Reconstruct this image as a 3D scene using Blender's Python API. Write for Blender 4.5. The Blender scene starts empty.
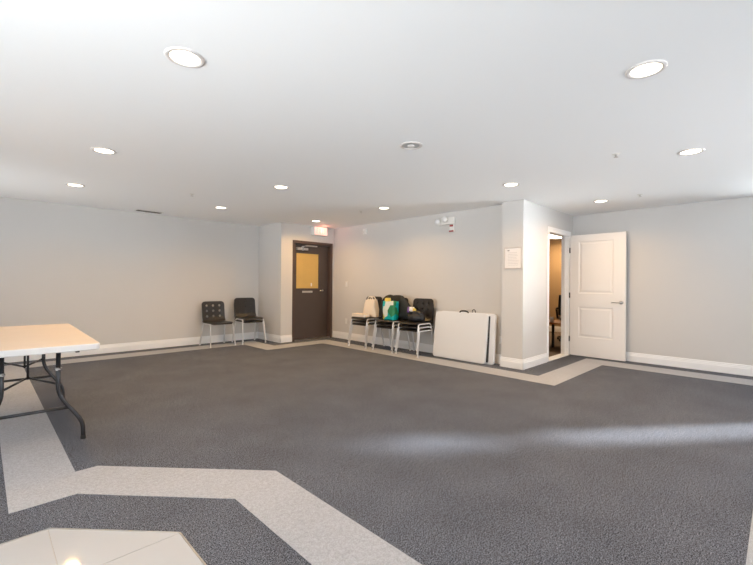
import bpy, bmesh, math, random
from mathutils import Vector, Matrix, noise
S = bpy.context.scene
C = S.collection
PI = math.pi
random.seed(7)

# ------------------------------------------------------------------ camera
F_PX, YAW, PITCH, ROLL, CAM_H = 401.24, math.radians(45.362), math.radians(0.17), math.radians(0.4825), 1.1875
fw = Vector((math.cos(YAW)*math.cos(PITCH), math.sin(YAW)*math.cos(PITCH), math.sin(PITCH)))
r0 = Vector((math.sin(YAW), -math.cos(YAW), 0.0))
u0 = r0.cross(fw)
rv = r0*math.cos(ROLL) + u0*math.sin(ROLL)
uv = rv.cross(fw)
cd = bpy.data.cameras.new('camera'); cam = bpy.data.objects.new('camera', cd); C.objects.link(cam)
cd.sensor_fit = 'HORIZONTAL'; cd.sensor_width = 36.0; cd.lens = 36.0*F_PX/753.0
cd.clip_start = 0.05; cd.clip_end = 100
mw = Matrix((rv, uv, -fw)).transposed().to_4x4(); mw.translation = (0, 0, CAM_H)
cam.matrix_world = mw
S.camera = cam

# ------------------------------------------------------------------ world, sun, daylight, exposure
S.view_settings.view_transform = 'Standard'
S.view_settings.look = 'None'
S.view_settings.gamma = 1.0
S.view_settings.exposure = 0.18
S.view_settings.use_curve_mapping = False
W = bpy.data.worlds.new('world'); S.world = W; W.use_nodes = True
wb = W.node_tree.nodes['Background']
wb.inputs[0].default_value = (0.80, 0.90, 1.0, 1); wb.inputs[1].default_value = 1.0

SUN_DIR = Vector((-0.793, 0.610, -0.335)).normalized()      # low sun through the slim window in the right wall
sd = bpy.data.lights.new('sun', 'SUN'); sd.energy = 16.0; sd.angle = math.radians(2.6); sd.color = (0.96, 0.98, 1.0)
so = bpy.data.objects.new('sun', sd); C.objects.link(so)
so.rotation_euler = SUN_DIR.to_track_quat('-Z', 'Y').to_euler(); so.location = (12, -6, 5)

H = 2.388
YA, XR, YC, XB, YS, XP, YD, XE = 7.8737, 4.2326, 6.9772, 5.5585, 2.8807, 5.412, 2.558, 7.2971
XL, YF = -2.4, -3.2                                          # unseen left and front walls
WINDOWS = [(-1.9, 0.1), (0.5, 2.5), (2.9, 4.9)]              # window openings in the front wall (behind the camera)
WZ0, WZ1 = 0.75, 2.2
FILL_WINDOWS = [(0.2, 2.2), (2.8, 4.8), (5.4, 7.4)]           # unseen left wall windows, added to lift the far ceiling
RY0, RY1 = -1.62, -0.05                                      # unseen wide window in the right wall, added for ceiling fill
def area(name, loc, sx, sy, tilt, turn, spread, power, col):    # a lamp at a window opening; tilt = degrees above the horizontal
    ld = bpy.data.lights.new(name, 'AREA'); ld.shape = 'RECTANGLE'; ld.size = sx; ld.size_y = sy
    ld.energy = power; ld.spread = math.radians(spread); ld.color = col
    lo = bpy.data.objects.new(name, ld); C.objects.link(lo)
    lo.location = loc; lo.rotation_euler = (PI/2+math.radians(tilt), 0, math.radians(turn))
COOL, NEUTRAL = (0.87, 0.95, 1.0), (1.0, 1.0, 1.0)
a, b = WINDOWS[2]                                            # skylight, plus added upward fill lamps to brighten the ceiling
area('daylight', ((a+b)/2, YF-0.2, 1.475), b-a, 1.45, 0, 0, 180, 88, (0.82, 0.90, 1.0))
area('upward_fill', ((a+b)/2, YF-0.55, 0.85), b-a, 1.0, 11, 0, 60, 24, NEUTRAL)
for a, b in WINDOWS[:2]:
    area('daylight', ((a+b)/2, YF-0.2, 1.475), b-a, 1.45, 0, 0, 180, 8, (0.82, 0.90, 1.0))
    area('upward_fill', ((a+b)/2, YF-0.55, 0.85), b-a, 1.0, 30, 0, 90, 14, COOL)
for k, (a, b) in enumerate(FILL_WINDOWS):
    area('upward_fill', (XL-0.55, (a+b)/2, 0.85), b-a, 1.0, 15, -90, 60, (26, 18, 26)[k], NEUTRAL)  # added fill through the left windows, angled up
    if k == 0: area('upward_fill', (XL-0.55, (a+b)/2, 0.85), b-a, 1.0, 45, -90, 110, 118, COOL)
xm, ym, w = XE+0.55, (RY0+RY1)/2, RY1-RY0
area('upward_fill', (xm, ym, 0.85), w, 1.0, 10, 30, 40, 20, COOL)  # added fill through the right window, towards the far ceiling
area('upward_fill', (xm, ym, 0.85), w, 1.0, 45, 70, 110, 30, COOL)
area('upward_fill', (xm, ym, 0.85), w, 1.0, 8, 50, 40, 8, NEUTRAL)
LAMP_POWER, LAMP_COL = 10.0, (1.0, 0.57, 0.18)
LENS_EMIT = 6.0

# ------------------------------------------------------------------ materials
def mat(name, col, rough=0.6, metal=0.0, bump=0.0, bscale=200.0, vary=0.0, vscale=3.0, emit=None, estr=1.0, spec=None):
    m = bpy.data.materials.new(name); m.use_nodes = True
    nt = m.node_tree; b = nt.nodes['Principled BSDF']
    b.inputs['Base Color'].default_value = (*col, 1); b.inputs['Roughness'].default_value = rough
    b.inputs['Metallic'].default_value = metal
    if spec is not None: b.inputs['Specular IOR Level'].default_value = spec
    tc = nt.nodes.new('ShaderNodeTexCoord')
    if vary > 0:
        n = nt.nodes.new('ShaderNodeTexNoise'); n.inputs['Scale'].default_value = vscale; n.inputs['Detail'].default_value = 4
        nt.links.new(tc.outputs['Object'], n.inputs['Vector'])
        r = nt.nodes.new('ShaderNodeValToRGB')
        r.color_ramp.elements[0].position = 0.3; r.color_ramp.elements[1].position = 0.7
        r.color_ramp.elements[0].color = (*[c*(1-vary) for c in col], 1)
        r.color_ramp.elements[1].color = (*[min(1, c*(1+vary)) for c in col], 1)
        nt.links.new(n.outputs['Fac'], r.inputs['Fac']); nt.links.new(r.outputs['Color'], b.inputs['Base Color'])
    if bump > 0:
        n2 = nt.nodes.new('ShaderNodeTexNoise'); n2.inputs['Scale'].default_value = bscale; n2.inputs['Detail'].default_value = 3
        nt.links.new(tc.outputs['Object'], n2.inputs['Vector'])
        bp = nt.nodes.new('ShaderNodeBump'); bp.inputs['Strength'].default_value = bump; bp.inputs['Distance'].default_value = 0.004
        nt.links.new(n2.outputs['Fac'], bp.inputs['Height']); nt.links.new(bp.outputs['Normal'], b.inputs['Normal'])
    if emit:
        b.inputs['Emission Color'].default_value = (*emit, 1); b.inputs['Emission Strength'].default_value = estr
    return m

def carpet_mat(name, lo, hi, scale, wear=0.12):
    m = bpy.data.materials.new(name); m.use_nodes = True
    nt = m.node_tree; b = nt.nodes['Principled BSDF']; L = nt.links.new
    b.inputs['Roughness'].default_value = 0.95; b.inputs['Specular IOR Level'].default_value = 0.1
    tc = nt.nodes.new('ShaderNodeTexCoord')
    def nz(sc, det, rough=0.6):
        n = nt.nodes.new('ShaderNodeTexNoise'); n.inputs['Scale'].default_value = sc; n.inputs['Detail'].default_value = det
        n.inputs['Roughness'].default_value = rough; L(tc.outputs['Object'], n.inputs['Vector']); return n.outputs['Fac']
    def mrange(src, a0, a1, b0, b1):
        r = nt.nodes.new('ShaderNodeMapRange'); r.inputs['From Min'].default_value = a0; r.inputs['From Max'].default_value = a1
        r.inputs['To Min'].default_value = b0; r.inputs['To Max'].default_value = b1; L(src, r.inputs['Value']); return r.outputs['Result']
    def mul(p, q):
        k = nt.nodes.new('ShaderNodeMath'); k.operation = 'MULTIPLY'; L(p, k.inputs[0]); L(q, k.inputs[1]); return k.outputs[0]
    r = nt.nodes.new('ShaderNodeValToRGB'); r.color_ramp.elements[0].position = 0.38; r.color_ramp.elements[1].position = 0.64
    r.color_ramp.elements[0].color = (*lo, 1); r.color_ramp.elements[1].color = (*hi, 1)
    L(nz(scale, 2, 0.7), r.inputs['Fac'])                          # tufts
    k = mul(mrange(nz(scale*0.3, 3), 0.35, 0.65, 1-wear*1.6, 1+wear*1.6), mrange(nz(2.2, 6), 0.3, 0.7, 1-wear, 1+wear))   # clumps and wear
    mx = nt.nodes.new('ShaderNodeVectorMath'); mx.operation = 'SCALE'
    L(r.outputs['Color'], mx.inputs[0]); L(k, mx.inputs['Scale'])
    L(mx.outputs['Vector'], b.inputs['Base Color'])
    return m

M = {}
M['wall'] = mat('wall_paint', (0.66, 0.64, 0.615), 0.75, bump=0.05, bscale=300, vary=0.015, vscale=0.8)
M['ceiling'] = mat('ceiling_paint', (0.93, 0.93, 0.925), 0.9)
M['trim'] = mat('trim_paint', (0.90, 0.90, 0.90), 0.45)
M['carpet'] = carpet_mat('charcoal_carpet', (0.010, 0.011, 0.0135), (0.248, 0.27, 0.325), 175, 0.13)
M['inlay'] = carpet_mat('pale_carpet', (0.375, 0.39, 0.425), (0.48, 0.50, 0.545), 170, 0.05)
M['tile'] = mat('glazed_tile', (0.53, 0.54, 0.555), 0.05, vary=0.03, vscale=1.5)
M['grout'] = mat('grout', (0.45, 0.43, 0.40), 0.9)
M['edge_metal'] = mat('edge_metal', (0.55, 0.54, 0.52), 0.35, 0.9)
M['white_door'] = mat('white_door_paint', (0.86, 0.83, 0.80), 0.4)
M['brown'] = mat('dark_brown_paint', (0.075, 0.055, 0.048), 0.45, vary=0.05)
M['frame_brown'] = mat('frame_brown_paint', (0.085, 0.055, 0.045), 0.45)
M['gold'] = mat('gold_paper', (0.62, 0.42, 0.13), 0.45, vary=0.04, vscale=4)
M['steel'] = mat('satin_steel', (0.62, 0.60, 0.58), 0.3, 1.0)
M['chrome'] = mat('chrome', (0.78, 0.78, 0.78), 0.15, 1.0)
M['leg_silver'] = mat('silver_leg_enamel', (0.84, 0.84, 0.84), 0.28, 0.2)
M['black_plastic'] = mat('black_plastic', (0.026, 0.022, 0.020), 0.28, bump=0.05, bscale=150)
M['rubber'] = mat('black_rubber', (0.02, 0.02, 0.02), 0.7)
M['table_white'] = mat('white_table_plastic', (0.80, 0.81, 0.82), 0.42, bump=0.06, bscale=220)
M['tan_laminate'] = mat('tan_laminate', (0.70, 0.60, 0.50), 0.4, vary=0.05, vscale=2)
M['table_leg'] = mat('grey_table_enamel', (0.075, 0.075, 0.08), 0.25, 0.6)
M['white_plastic'] = mat('white_plastic', (0.82, 0.80, 0.76), 0.45)
M['red'] = mat('red_plastic', (0.35, 0.03, 0.03), 0.4)
M['dark'] = mat('dark_gap', (0.02, 0.02, 0.02), 0.8)
M['lens'] = mat('lit_lens', (1, 0.9, 0.78), 0.4, emit=(1.0, 0.86, 0.66), estr=LENS_EMIT)
M['lens_off'] = mat('unlit_lens', (0.50, 0.50, 0.49), 0.5)
M['ring'] = mat('lamp_ring', (0.74, 0.70, 0.67), 0.4)
M['louvre'] = mat('vent_louvre', (0.16, 0.14, 0.13), 0.5)
M['exit_face'] = mat('exit_panel', (0.85, 0.72, 0.65), 0.4, emit=(1.0, 0.60, 0.48), estr=0.5)
M['exit_red'] = mat('exit_letters', (0.86, 0.56, 0.50), 0.4, emit=(1.0, 0.46, 0.36), estr=0.55)
M['notice_frame'] = mat('notice_frame', (0.58, 0.53, 0.49), 0.4)
M['paper'] = mat('paper', (0.86, 0.82, 0.79), 0.6)
M['ink'] = mat('faded_print', (0.55, 0.52, 0.50), 0.8)
M['ink_dark'] = mat('dark_print', (0.20, 0.18, 0.18), 0.8)
M['tote'] = mat('beige_canvas', (0.84, 0.74, 0.62), 0.85, bump=0.25, bscale=60)
M['black_cloth'] = mat('black_cloth', (0.018, 0.021, 0.020), 0.75, bump=0.3, bscale=50)
M['black_bag'] = mat('black_glossy_cloth', (0.014, 0.015, 0.018), 0.38, bump=0.3, bscale=40)
M['purple'] = mat('purple_wrapper', (0.20, 0.10, 0.40), 0.4)
M['yellow'] = mat('yellow_wrapper', (0.80, 0.60, 0.12), 0.45)
M['white_wrap'] = mat('white_wrapper', (0.85, 0.85, 0.85), 0.4)
M['amber_wall'] = mat('amber_wall_paint', (0.40, 0.27, 0.145), 0.8)
M['tan_carpet'] = mat('brown_carpet', (0.17, 0.13, 0.10), 0.95, bump=0.3)
M['orange_wood'] = mat('orange_wood', (0.42, 0.16, 0.05), 0.4, vary=0.25, vscale=6)
M['outside'] = mat('sun_block_render', (0.45, 0.43, 0.40), 0.9)

def bag_mat():
    m = bpy.data.materials.new('printed_shopping_bag'); m.use_nodes = True
    nt = m.node_tree; b = nt.nodes['Principled BSDF']; L = nt.links.new
    b.inputs['Roughness'].default_value = 0.4
    tc = nt.nodes.new('ShaderNodeTexCoord')
    mp = nt.nodes.new('ShaderNodeMapping'); mp.inputs['Scale'].default_value = (9, 9, 6.5); mp.inputs['Location'].default_value = (0.3, 0.15, 0.4)
    v = nt.nodes.new('ShaderNodeTexVoronoi'); v.inputs['Scale'].default_value = 1.0; v.inputs['Randomness'].default_value = 0.9
    L(tc.outputs['Object'], mp.inputs['Vector']); L(mp.outputs['Vector'], v.inputs['Vector'])
    r = nt.nodes.new('ShaderNodeValToRGB'); r.color_ramp.interpolation = 'CONSTANT'
    e = r.color_ramp.elements
    e[0].position = 0.0; e[0].color = (0.0, 0.42, 0.42, 1)
    e[1].position = 0.42; e[1].color = (0.72, 0.78, 0.70, 1)
    for p, c in ((0.60, (0.02, 0.22, 0.08)), (0.72, (0.62, 0.62, 0.12)), (0.84, (0.0, 0.48, 0.50))):
        k = e.new(p); k.color = (*c, 1)
    sp = nt.nodes.new('ShaderNodeSeparateColor'); L(v.outputs['Color'], sp.inputs['Color'])
    L(sp.outputs['Red'], r.inputs['Fac']); L(r.outputs['Color'], b.inputs['Base Color'])
    return m
M['print_bag'] = bag_mat()

def glass_mat():
    m = bpy.data.materials.new('window_glass'); m.use_nodes = True
    nt = m.node_tree; nt.nodes.clear()
    o = nt.nodes.new('ShaderNodeOutputMaterial'); t = nt.nodes.new('ShaderNodeBsdfTransparent'); g = nt.nodes.new('ShaderNodeBsdfGlossy')
    g.inputs['Roughness'].default_value = 0.02; x = nt.nodes.new('ShaderNodeMixShader'); x.inputs[0].default_value = 0.06
    nt.links.new(t.outputs[0], x.inputs[1]); nt.links.new(g.outputs[0], x.inputs[2]); nt.links.new(x.outputs[0], o.inputs[0])
    return m
M['glass'] = glass_mat()

# ------------------------------------------------------------------ mesh helpers
def link(name, bm, m, parent=None, smooth=False, loc=None):
    me = bpy.data.meshes.new(name); bm.normal_update(); bm.to_mesh(me); bm.free()
    if isinstance(m, (list, tuple)):
        for k in m: me.materials.append(M[k])
    else: me.materials.append(M[m])
    if smooth:
        for p in me.polygons: p.use_smooth = True
    o = bpy.data.objects.new(name, me); C.objects.link(o)
    if parent: o.parent = parent
    if loc: o.location = loc
    return o

def box(bm, a, b, bev=0.0, seg=2):
    x0, y0, z0 = a; x1, y1, z1 = b
    if x0 > x1: x0, x1 = x1, x0
    if y0 > y1: y0, y1 = y1, y0
    if z0 > z1: z0, z1 = z1, z0
    vs = [bm.verts.new(p) for p in ((x0,y0,z0),(x1,y0,z0),(x1,y1,z0),(x0,y1,z0),(x0,y0,z1),(x1,y0,z1),(x1,y1,z1),(x0,y1,z1))]
    fs = [bm.faces.new([vs[i] for i in f]) for f in ((0,3,2,1),(4,5,6,7),(0,1,5,4),(1,2,6,5),(2,3,7,6),(3,0,4,7))]
    if bev > 0:
        es = list({e for f in fs for e in f.edges})
        bmesh.ops.bevel(bm, geom=es, offset=bev, segments=seg, affect='EDGES', profile=0.6)
    return bm

def prism(bm, poly, z0, z1, bev=0.0):
    lo = [bm.verts.new((x, y, z0)) for x, y in poly]; hi = [bm.verts.new((x, y, z1)) for x, y in poly]
    n = len(poly)
    f0 = bm.faces.new(list(reversed(lo))); f1 = bm.faces.new(hi)
    for i in range(n): bm.faces.new((lo[i], lo[(i+1) % n], hi[(i+1) % n], hi[i]))
    bmesh.ops.recalc_face_normals(bm, faces=bm.faces[:])
    if bev > 0:
        bmesh.ops.bevel(bm, geom=list(f1.edges)+list(f0.edges), offset=bev, segments=3, affect='EDGES', profile=0.5)
    return bm

def fillet(pts, r, n=5):
    pts = [Vector(p) for p in pts]; out = [pts[0]]
    for i in range(1, len(pts)-1):
        a, b, c = pts[i-1], pts[i], pts[i+1]
        d1 = (a-b); d2 = (c-b); k = min(r, d1.length*0.48, d2.length*0.48)
        p, q = b+d1.normalized()*k, b+d2.normalized()*k
        for t in range(n+1):
            s = t/n; out.append(p*(1-s)**2 + b*2*s*(1-s) + q*s*s)
    out.append(pts[-1]); return out

def tube(bm, pts, r, sides=10, fil=0.0, flat=1.0):
    pts = fillet(pts, fil) if fil > 0 else [Vector(p) for p in pts]
    rings = []; up = None
    for i, p in enumerate(pts):
        t = (pts[min(i+1, len(pts)-1)] - pts[max(i-1, 0)]).normalized()
        if up is None:
            up = Vector((0, 0, 1)) if abs(t.z) < 0.9 else Vector((1, 0, 0))
        s = t.cross(up).normalized(); up = s.cross(t).normalized()
        rings.append([bm.verts.new(p + s*math.cos(2*PI*k/sides)*r + up*math.sin(2*PI*k/sides)*r*flat) for k in range(sides)])
    for a, b in zip(rings, rings[1:]):
        for k in range(sides): bm.faces.new((a[k], a[(k+1) % sides], b[(k+1) % sides], b[k]))
    bm.faces.new(list(reversed(rings[0]))); bm.faces.new(rings[-1])
    bmesh.ops.recalc_face_normals(bm, faces=bm.faces[:])
    return bm

def lathe(bm, prof, sides=32, axis='Z', origin=(0, 0, 0)):
    O = Vector(origin); rings = []
    for r, h in prof:
        ring = []
        for k in range(sides):
            a = 2*PI*k/sides; p = (r*math.cos(a), r*math.sin(a), h)
            if axis == 'X': p = (h, r*math.cos(a), r*math.sin(a))
            if axis == 'Y': p = (r*math.cos(a), h, r*math.sin(a))
            ring.append(bm.verts.new(O + Vector(p)))
        rings.append(ring)
    for a, b in zip(rings, rings[1:]):
        for k in range(sides): bm.faces.new((a[k], a[(k+1) % sides], b[(k+1) % sides], b[k]))
    bm.faces.new(list(reversed(rings[0]))); bm.faces.new(rings[-1])
    bmesh.ops.recalc_face_normals(bm, faces=bm.faces[:])
    return bm

B = bmesh.new
def thing(name, label, cat, loc=(0, 0, 0), rz=0.0, group=None):
    o = bpy.data.objects.new(name, None); C.objects.link(o); o.empty_display_size = 0.1
    o.location = loc; o.rotation_euler = (0, 0, rz); o['label'] = label; o['category'] = cat
    if group: o['group'] = group
    return o
def tag(o, label, cat, group=None, kind=None):
    o['label'] = label; o['category'] = cat
    if group: o['group'] = group
    if kind: o['kind'] = kind
    return o
def struct(name, bm, m, label, cat, parent=None):
    o = link(name, bm, m, parent)
    if parent is None: tag(o, label, cat, kind='structure')
    return o
def dup(root, loc, rz, label=None):
    r = root.copy(); C.objects.link(r); r.location = loc; r.rotation_euler = (0, 0, rz)
    if label: r['label'] = label
    for ch in list(root.children):
        c = ch.copy(); C.objects.link(c); c.parent = r
        for g in ch.children:
            d = g.copy(); C.objects.link(d); d.parent = c
    return r

# ------------------------------------------------------------------ setting: floor
T = 0.14
bm = B(); box(bm, (XL-T, YF-T, -0.1), (XB+0.2, YA+T, 0)); box(bm, (XB+0.2, YF-T, -0.1), (XE+T, YD+T, 0))
struct('floor', bm, 'carpet', 'charcoal grey speckled carpet covering the room', 'floor')
def ribbon(bm, outer, inner, z=0.002):
    a = [(bm.verts.new((x, y, z)), bm.verts.new((x, y, -0.002))) for x, y in outer]
    b = [(bm.verts.new((x, y, z)), bm.verts.new((x, y, -0.002))) for x, y in inner]
    for i in range(len(a)-1):
        bm.faces.new((a[i][0], a[i+1][0], b[i+1][0], b[i][0]))
        bm.faces.new((a[i][0], a[i][1], a[i+1][1], a[i+1][0])); bm.faces.new((b[i][0], b[i+1][0], b[i+1][1], b[i][1]))
    bmesh.ops.recalc_face_normals(bm, faces=bm.faces[:]); return bm
bm = B()
ribbon(bm, [(XL, 7.60), (3.965, 7.60), (3.965, 6.75), (5.195, 6.75), (5.195, 2.24), (7.02, 2.24), (7.02, YF)],
           [(XL, 7.235), (3.61, 7.235), (3.61, 6.39), (4.835, 6.39), (4.835, 1.89), (6.62, 1.89), (6.62, YF)])
struct('floor_border', bm, 'inlay', 'pale carpet border band running along the walls', 'floor border')
bm = B()
ribbon(bm, [(0.43, 7.235), (0.43, 3.09), (0.548, 3.09), (1.338, 2.243), (1.338, 0.107), (6.62, 0.107)],
           [(0.112, 7.235), (0.112, 2.763), (0.394, 2.763), (1.004, 2.105), (1.004, -0.215), (6.62, -0.215)], 0.0022)
struct('floor_band', bm, 'inlay', 'pale carpet band with a cut corner around the tiles', 'floor band')
tile_poly = [(XL, YF), (0.680, YF), (0.680, 1.995), (0.245, 2.457), (XL, 2.457)]
bm = B(); prism(bm, tile_poly, -0.002, 0.003)
struct('floor_grout', bm, 'grout', 'thin grout lines between the glossy tiles', 'grout')
bm = B()
def clip(poly, ax, val, keep_less):
    out = []
    for i in range(len(poly)):
        p, q = poly[i], poly[(i+1) % len(poly)]
        ip = (p[ax] <= val) == keep_less; iq = (q[ax] <= val) == keep_less
        if ip: out.append(p)
        if ip != iq:
            t = (val-p[ax])/(q[ax]-p[ax]); out.append((p[0]+(q[0]-p[0])*t, p[1]+(q[1]-p[1])*t))
    return out
st, g = 0.62, 0.0018
for i in range(-5, 2):
    for j in range(-9, 2):
        x0, y0 = 0.238+i*st, 1.993+j*st
        pl = tile_poly
        for ax, v, less in ((0, x0+g, False), (0, x0+st-g, True), (1, y0+g, False), (1, y0+st-g, True)):
            if pl: pl = clip(pl, ax, v, less)
        if len(pl) >= 3:
            ar = abs(sum(pl[k][0]*pl[(k+1) % len(pl)][1]-pl[(k+1) % len(pl)][0]*pl[k][1] for k in range(len(pl))))/2
            if ar > 0.002: prism(bm, pl, 0.001, 0.0045)
struct('floor_tile', bm, 'tile', 'glossy cream floor tiles with a cut corner', 'floor tile')
bm = B()
for p, q in (((0.680, YF), (0.680, 1.995)), ((0.680, 1.995), (0.245, 2.457)), ((0.245, 2.457), (XL, 2.457))):
    tube(bm, [(p[0], p[1], 0.002), (q[0], q[1], 0.002)], 0.006, 6)
struct('trim_1', bm, 'edge_metal', 'thin metal strip edging the tiles', 'floor trim')

# ------------------------------------------------------------------ setting: walls, ceiling
bm = B(); box(bm, (XL-T, YF-T, H), (XE+T, YA+T, H+0.12))
struct('ceiling', bm, 'ceiling', 'smooth white flat ceiling with recessed downlights', 'ceiling')
def wall(name, boxes, label, m='wall'):
    bm = B()
    for a, b in boxes: box(bm, a, b)
    return struct(name, bm, m, label, 'wall')
wall('wall_back', [((XL-T, YA, 0), (XR+T, YA+T, H))], 'long pale far wall on the left behind the white folding table')
wall('wall_return', [((XR, YC+T, 0), (XR+T, YA, H))], 'short return wall beside the stacked chair pair')
DL, DR, DT = 4.495, 5.515, 2.06                                  # opening of the dark door
wall('wall_entry', [((XR, YC, 0), (DL, YC+T, H)), ((DL, YC, DT), (DR, YC+T, H)), ((DR, YC, 0), (XB+T, YC+T, H))], 'cream wall around the dark brown door')
wall('wall_side', [((XB, YS, 0), (XB+T, YC, H))], 'long beige wall behind the stacked chairs and bags')
wall('wall_pilaster', [((XP, YD, 0), (XB+T, YS, H))], 'projecting wall end carrying the framed notice')
OL, OR, OT = 6.285, 7.125, 2.035
TD = 0.115                                   # opening of the white door
wall('wall_doorway', [((XB+T, YD, 0), (OL, YD+TD, H)), ((OL, YD, OT), (OR, YD+TD, H)), ((OR, YD, 0), (XE+T, YD+TD, H))], 'bright white wall with the open doorway')
SY0, SY1 = -2.23, -1.75                                          # slim window in the right wall
wall('wall_right', [((XE, RY1, 0), (XE+T, YD, H)), ((XE, SY1, 0), (XE+T, RY0, H)), ((XE, RY0, 0), (XE+T, RY1, WZ0)), ((XE, RY0, WZ1), (XE+T, RY1, H)), ((XE, YF-T, 0), (XE+T, SY0, H)), ((XE, SY0, 0), (XE+T, SY1, 0.12)),
                    ((XE, SY0, 1.80), (XE+T, SY1, 1.94)), ((XE, SY0, 2.24), (XE+T, SY1, H))], 'plain light grey wall behind the open white door')
segs = [((XL-T, YF-T, 0), (XL, YA, WZ0)), ((XL-T, YF-T, WZ1), (XL, YA, H))]
ys = [YF-T] + [v for w in FILL_WINDOWS for v in w] + [YA]
for k in range(0, len(ys), 2): segs.append(((XL-T, ys[k], WZ0), (XL, ys[k+1], WZ1)))
wall('wall_left', segs, 'pale left wall with three windows added for fill light')
segs = [((XL, YF-T, 0), (XE, YF, WZ0)), ((XL, YF-T, WZ1), (XE, YF, H))]
xs = [XL] + [v for w in WINDOWS for v in w] + [XE]
for k in range(0, len(xs), 2): segs.append(((xs[k], YF-T, WZ0), (xs[k+1], YF, WZ1)))
wall('wall_front', segs, 'pale wall with three windows behind the viewer')
wall('wall_sun_block', [((-5, -5.3, 0), (8, -5.1, 4.2))], 'unseen wall added outside to keep sun off the front windows', 'outside')  # added sun blocker behind the front windows, out of view
for k, (a, b) in enumerate(WINDOWS):
    bm = B()
    for x in (a, (a+b)/2-0.02, b-0.04): box(bm, (x, YF-0.10, WZ0), (x+0.04, YF-0.04, WZ1))
    for z in (WZ0, WZ1-0.04): box(bm, (a, YF-0.10, z), (b, YF-0.04, z+0.04))
    w = struct('window_%d' % (k+1), bm, 'trim', 'white framed window in the wall behind the viewer', 'window')
    bm = B(); box(bm, (a+0.02, YF-0.075, WZ0+0.02), (b-0.02, YF-0.069, WZ1-0.02)); link('pane', bm, 'glass', w)
wall('wall_sun_block_right', [((XE+1.1, -2.55, 0), (XE+1.3, 1.0, 4.2))], 'unseen wall added outside to keep sun off the wide right window', 'outside')  # out-of-view blocker, added so the wide right window gets no sun
bm = B()  # window added as an opening for the right-hand fill lamps
for y in (RY0, (RY0+RY1)/2-0.02, RY1-0.04): box(bm, (XE+0.04, y, WZ0), (XE+0.10, y+0.04, WZ1))
for z in (WZ0, WZ1-0.04): box(bm, (XE+0.04, RY0, z), (XE+0.10, RY1, z+0.04))
w = struct('window_8', bm, 'trim', 'wide white framed window added in the right wall for fill light', 'window')
bm = B(); box(bm, (XE+0.066, RY0+0.02, WZ0+0.02), (XE+0.072, RY1-0.02, WZ1-0.02)); link('pane', bm, 'glass', w)
for k, (a, b) in enumerate(FILL_WINDOWS):  # left windows added as openings for the fill lamps
    bm = B()
    for y in (a, (a+b)/2-0.02, b-0.04): box(bm, (XL-0.10, y, WZ0), (XL-0.04, y+0.04, WZ1))
    for z in (WZ0, WZ1-0.04): box(bm, (XL-0.10, a, z), (XL-0.04, b, z+0.04))
    w = struct('window_%d' % (k+5), bm, 'trim', 'white framed window added in the left wall for fill light', 'window')
    bm = B(); box(bm, (XL-0.075, a+0.02, WZ0+0.02), (XL-0.069, b-0.02, WZ1-0.02)); link('pane', bm, 'glass', w)
bm = B()
for z0, z1 in ((0.12, 1.80), (1.94, 2.24)):
    for y in (SY0, SY1-0.02): box(bm, (XE+0.04, y, z0), (XE+0.10, y+0.02, z1))
    for z in (z0, z1-0.02): box(bm, (XE+0.04, SY0, z), (XE+0.10, SY1, z+0.02))
w = struct('window_4', bm, 'trim', 'slim tall sidelight window in the right wall', 'window')
bm = B()
for z0, z1 in ((0.12, 1.80), (1.94, 2.24)): box(bm, (XE+0.066, SY0+0.01, z0+0.01), (XE+0.072, SY1-0.01, z1-0.01))
link('pane', bm, 'glass', w)

# baseboards: two-step profile, swept along each wall
def baseboard(name, p, q, nrm, label):
    bm = B(); p = Vector((*p, 0)); q = Vector((*q, 0)); n = Vector((*nrm, 0))
    prof = [(0, 0), (0.015, 0), (0.015, 0.092), (0.011, 0.098), (0.011, 0.112), (0.0075, 0.118), (0.0075, 0.134), (0.004, 0.142), (0, 0.142)]
    rows = [[bm.verts.new(e + n*d + Vector((0, 0, z))) for d, z in prof] for e in (p, q)]
    m_ = len(prof)
    for i in range(m_): bm.faces.new((rows[0][i], rows[0][(i+1) % m_], rows[1][(i+1) % m_], rows[1][i]))
    bm.faces.new(rows[0]); bm.faces.new(list(reversed(rows[1])))
    bmesh.ops.recalc_face_normals(bm, faces=bm.faces[:])
    return struct(name, bm, 'trim', label, 'baseboard')
e = 0.015
baseboard('baseboard_back', (XL, YA), (XR, YA), (0, -1), 'white stepped baseboard along the long far wall')
baseboard('baseboard_return', (XR, YC-e), (XR, YA), (-1, 0), 'baseboard on the short return wall')
baseboard('baseboard_entry', (XR-e, YC), (DL-0.005, YC), (0, -1), 'baseboard left of the dark door')
baseboard('baseboard_side', (XB, YS), (XB, YC), (-1, 0), 'baseboard behind the stacked chairs')
baseboard('baseboard_pilaster', (XP, YD-e), (XP, YS+e), (-1, 0), 'baseboard under the framed notice')
baseboard('baseboard_pilaster_side', (XP-e, YS), (XB, YS), (0, 1), 'baseboard on the edge of the projecting wall')
baseboard('baseboard_doorway', (XP-e, YD), (OL-0.067, YD), (0, -1), 'baseboard left of the open doorway')
baseboard('baseboard_right', (XE, YF), (XE, YD), (-1, 0), 'white stepped baseboard along the right wall')
baseboard('baseboard_left', (XL, YF), (XL, YA), (1, 0), 'baseboard along the left wall')
baseboard('baseboard_front', (XL, YF), (XE, YF), (0, 1), 'baseboard under the windows')

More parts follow.
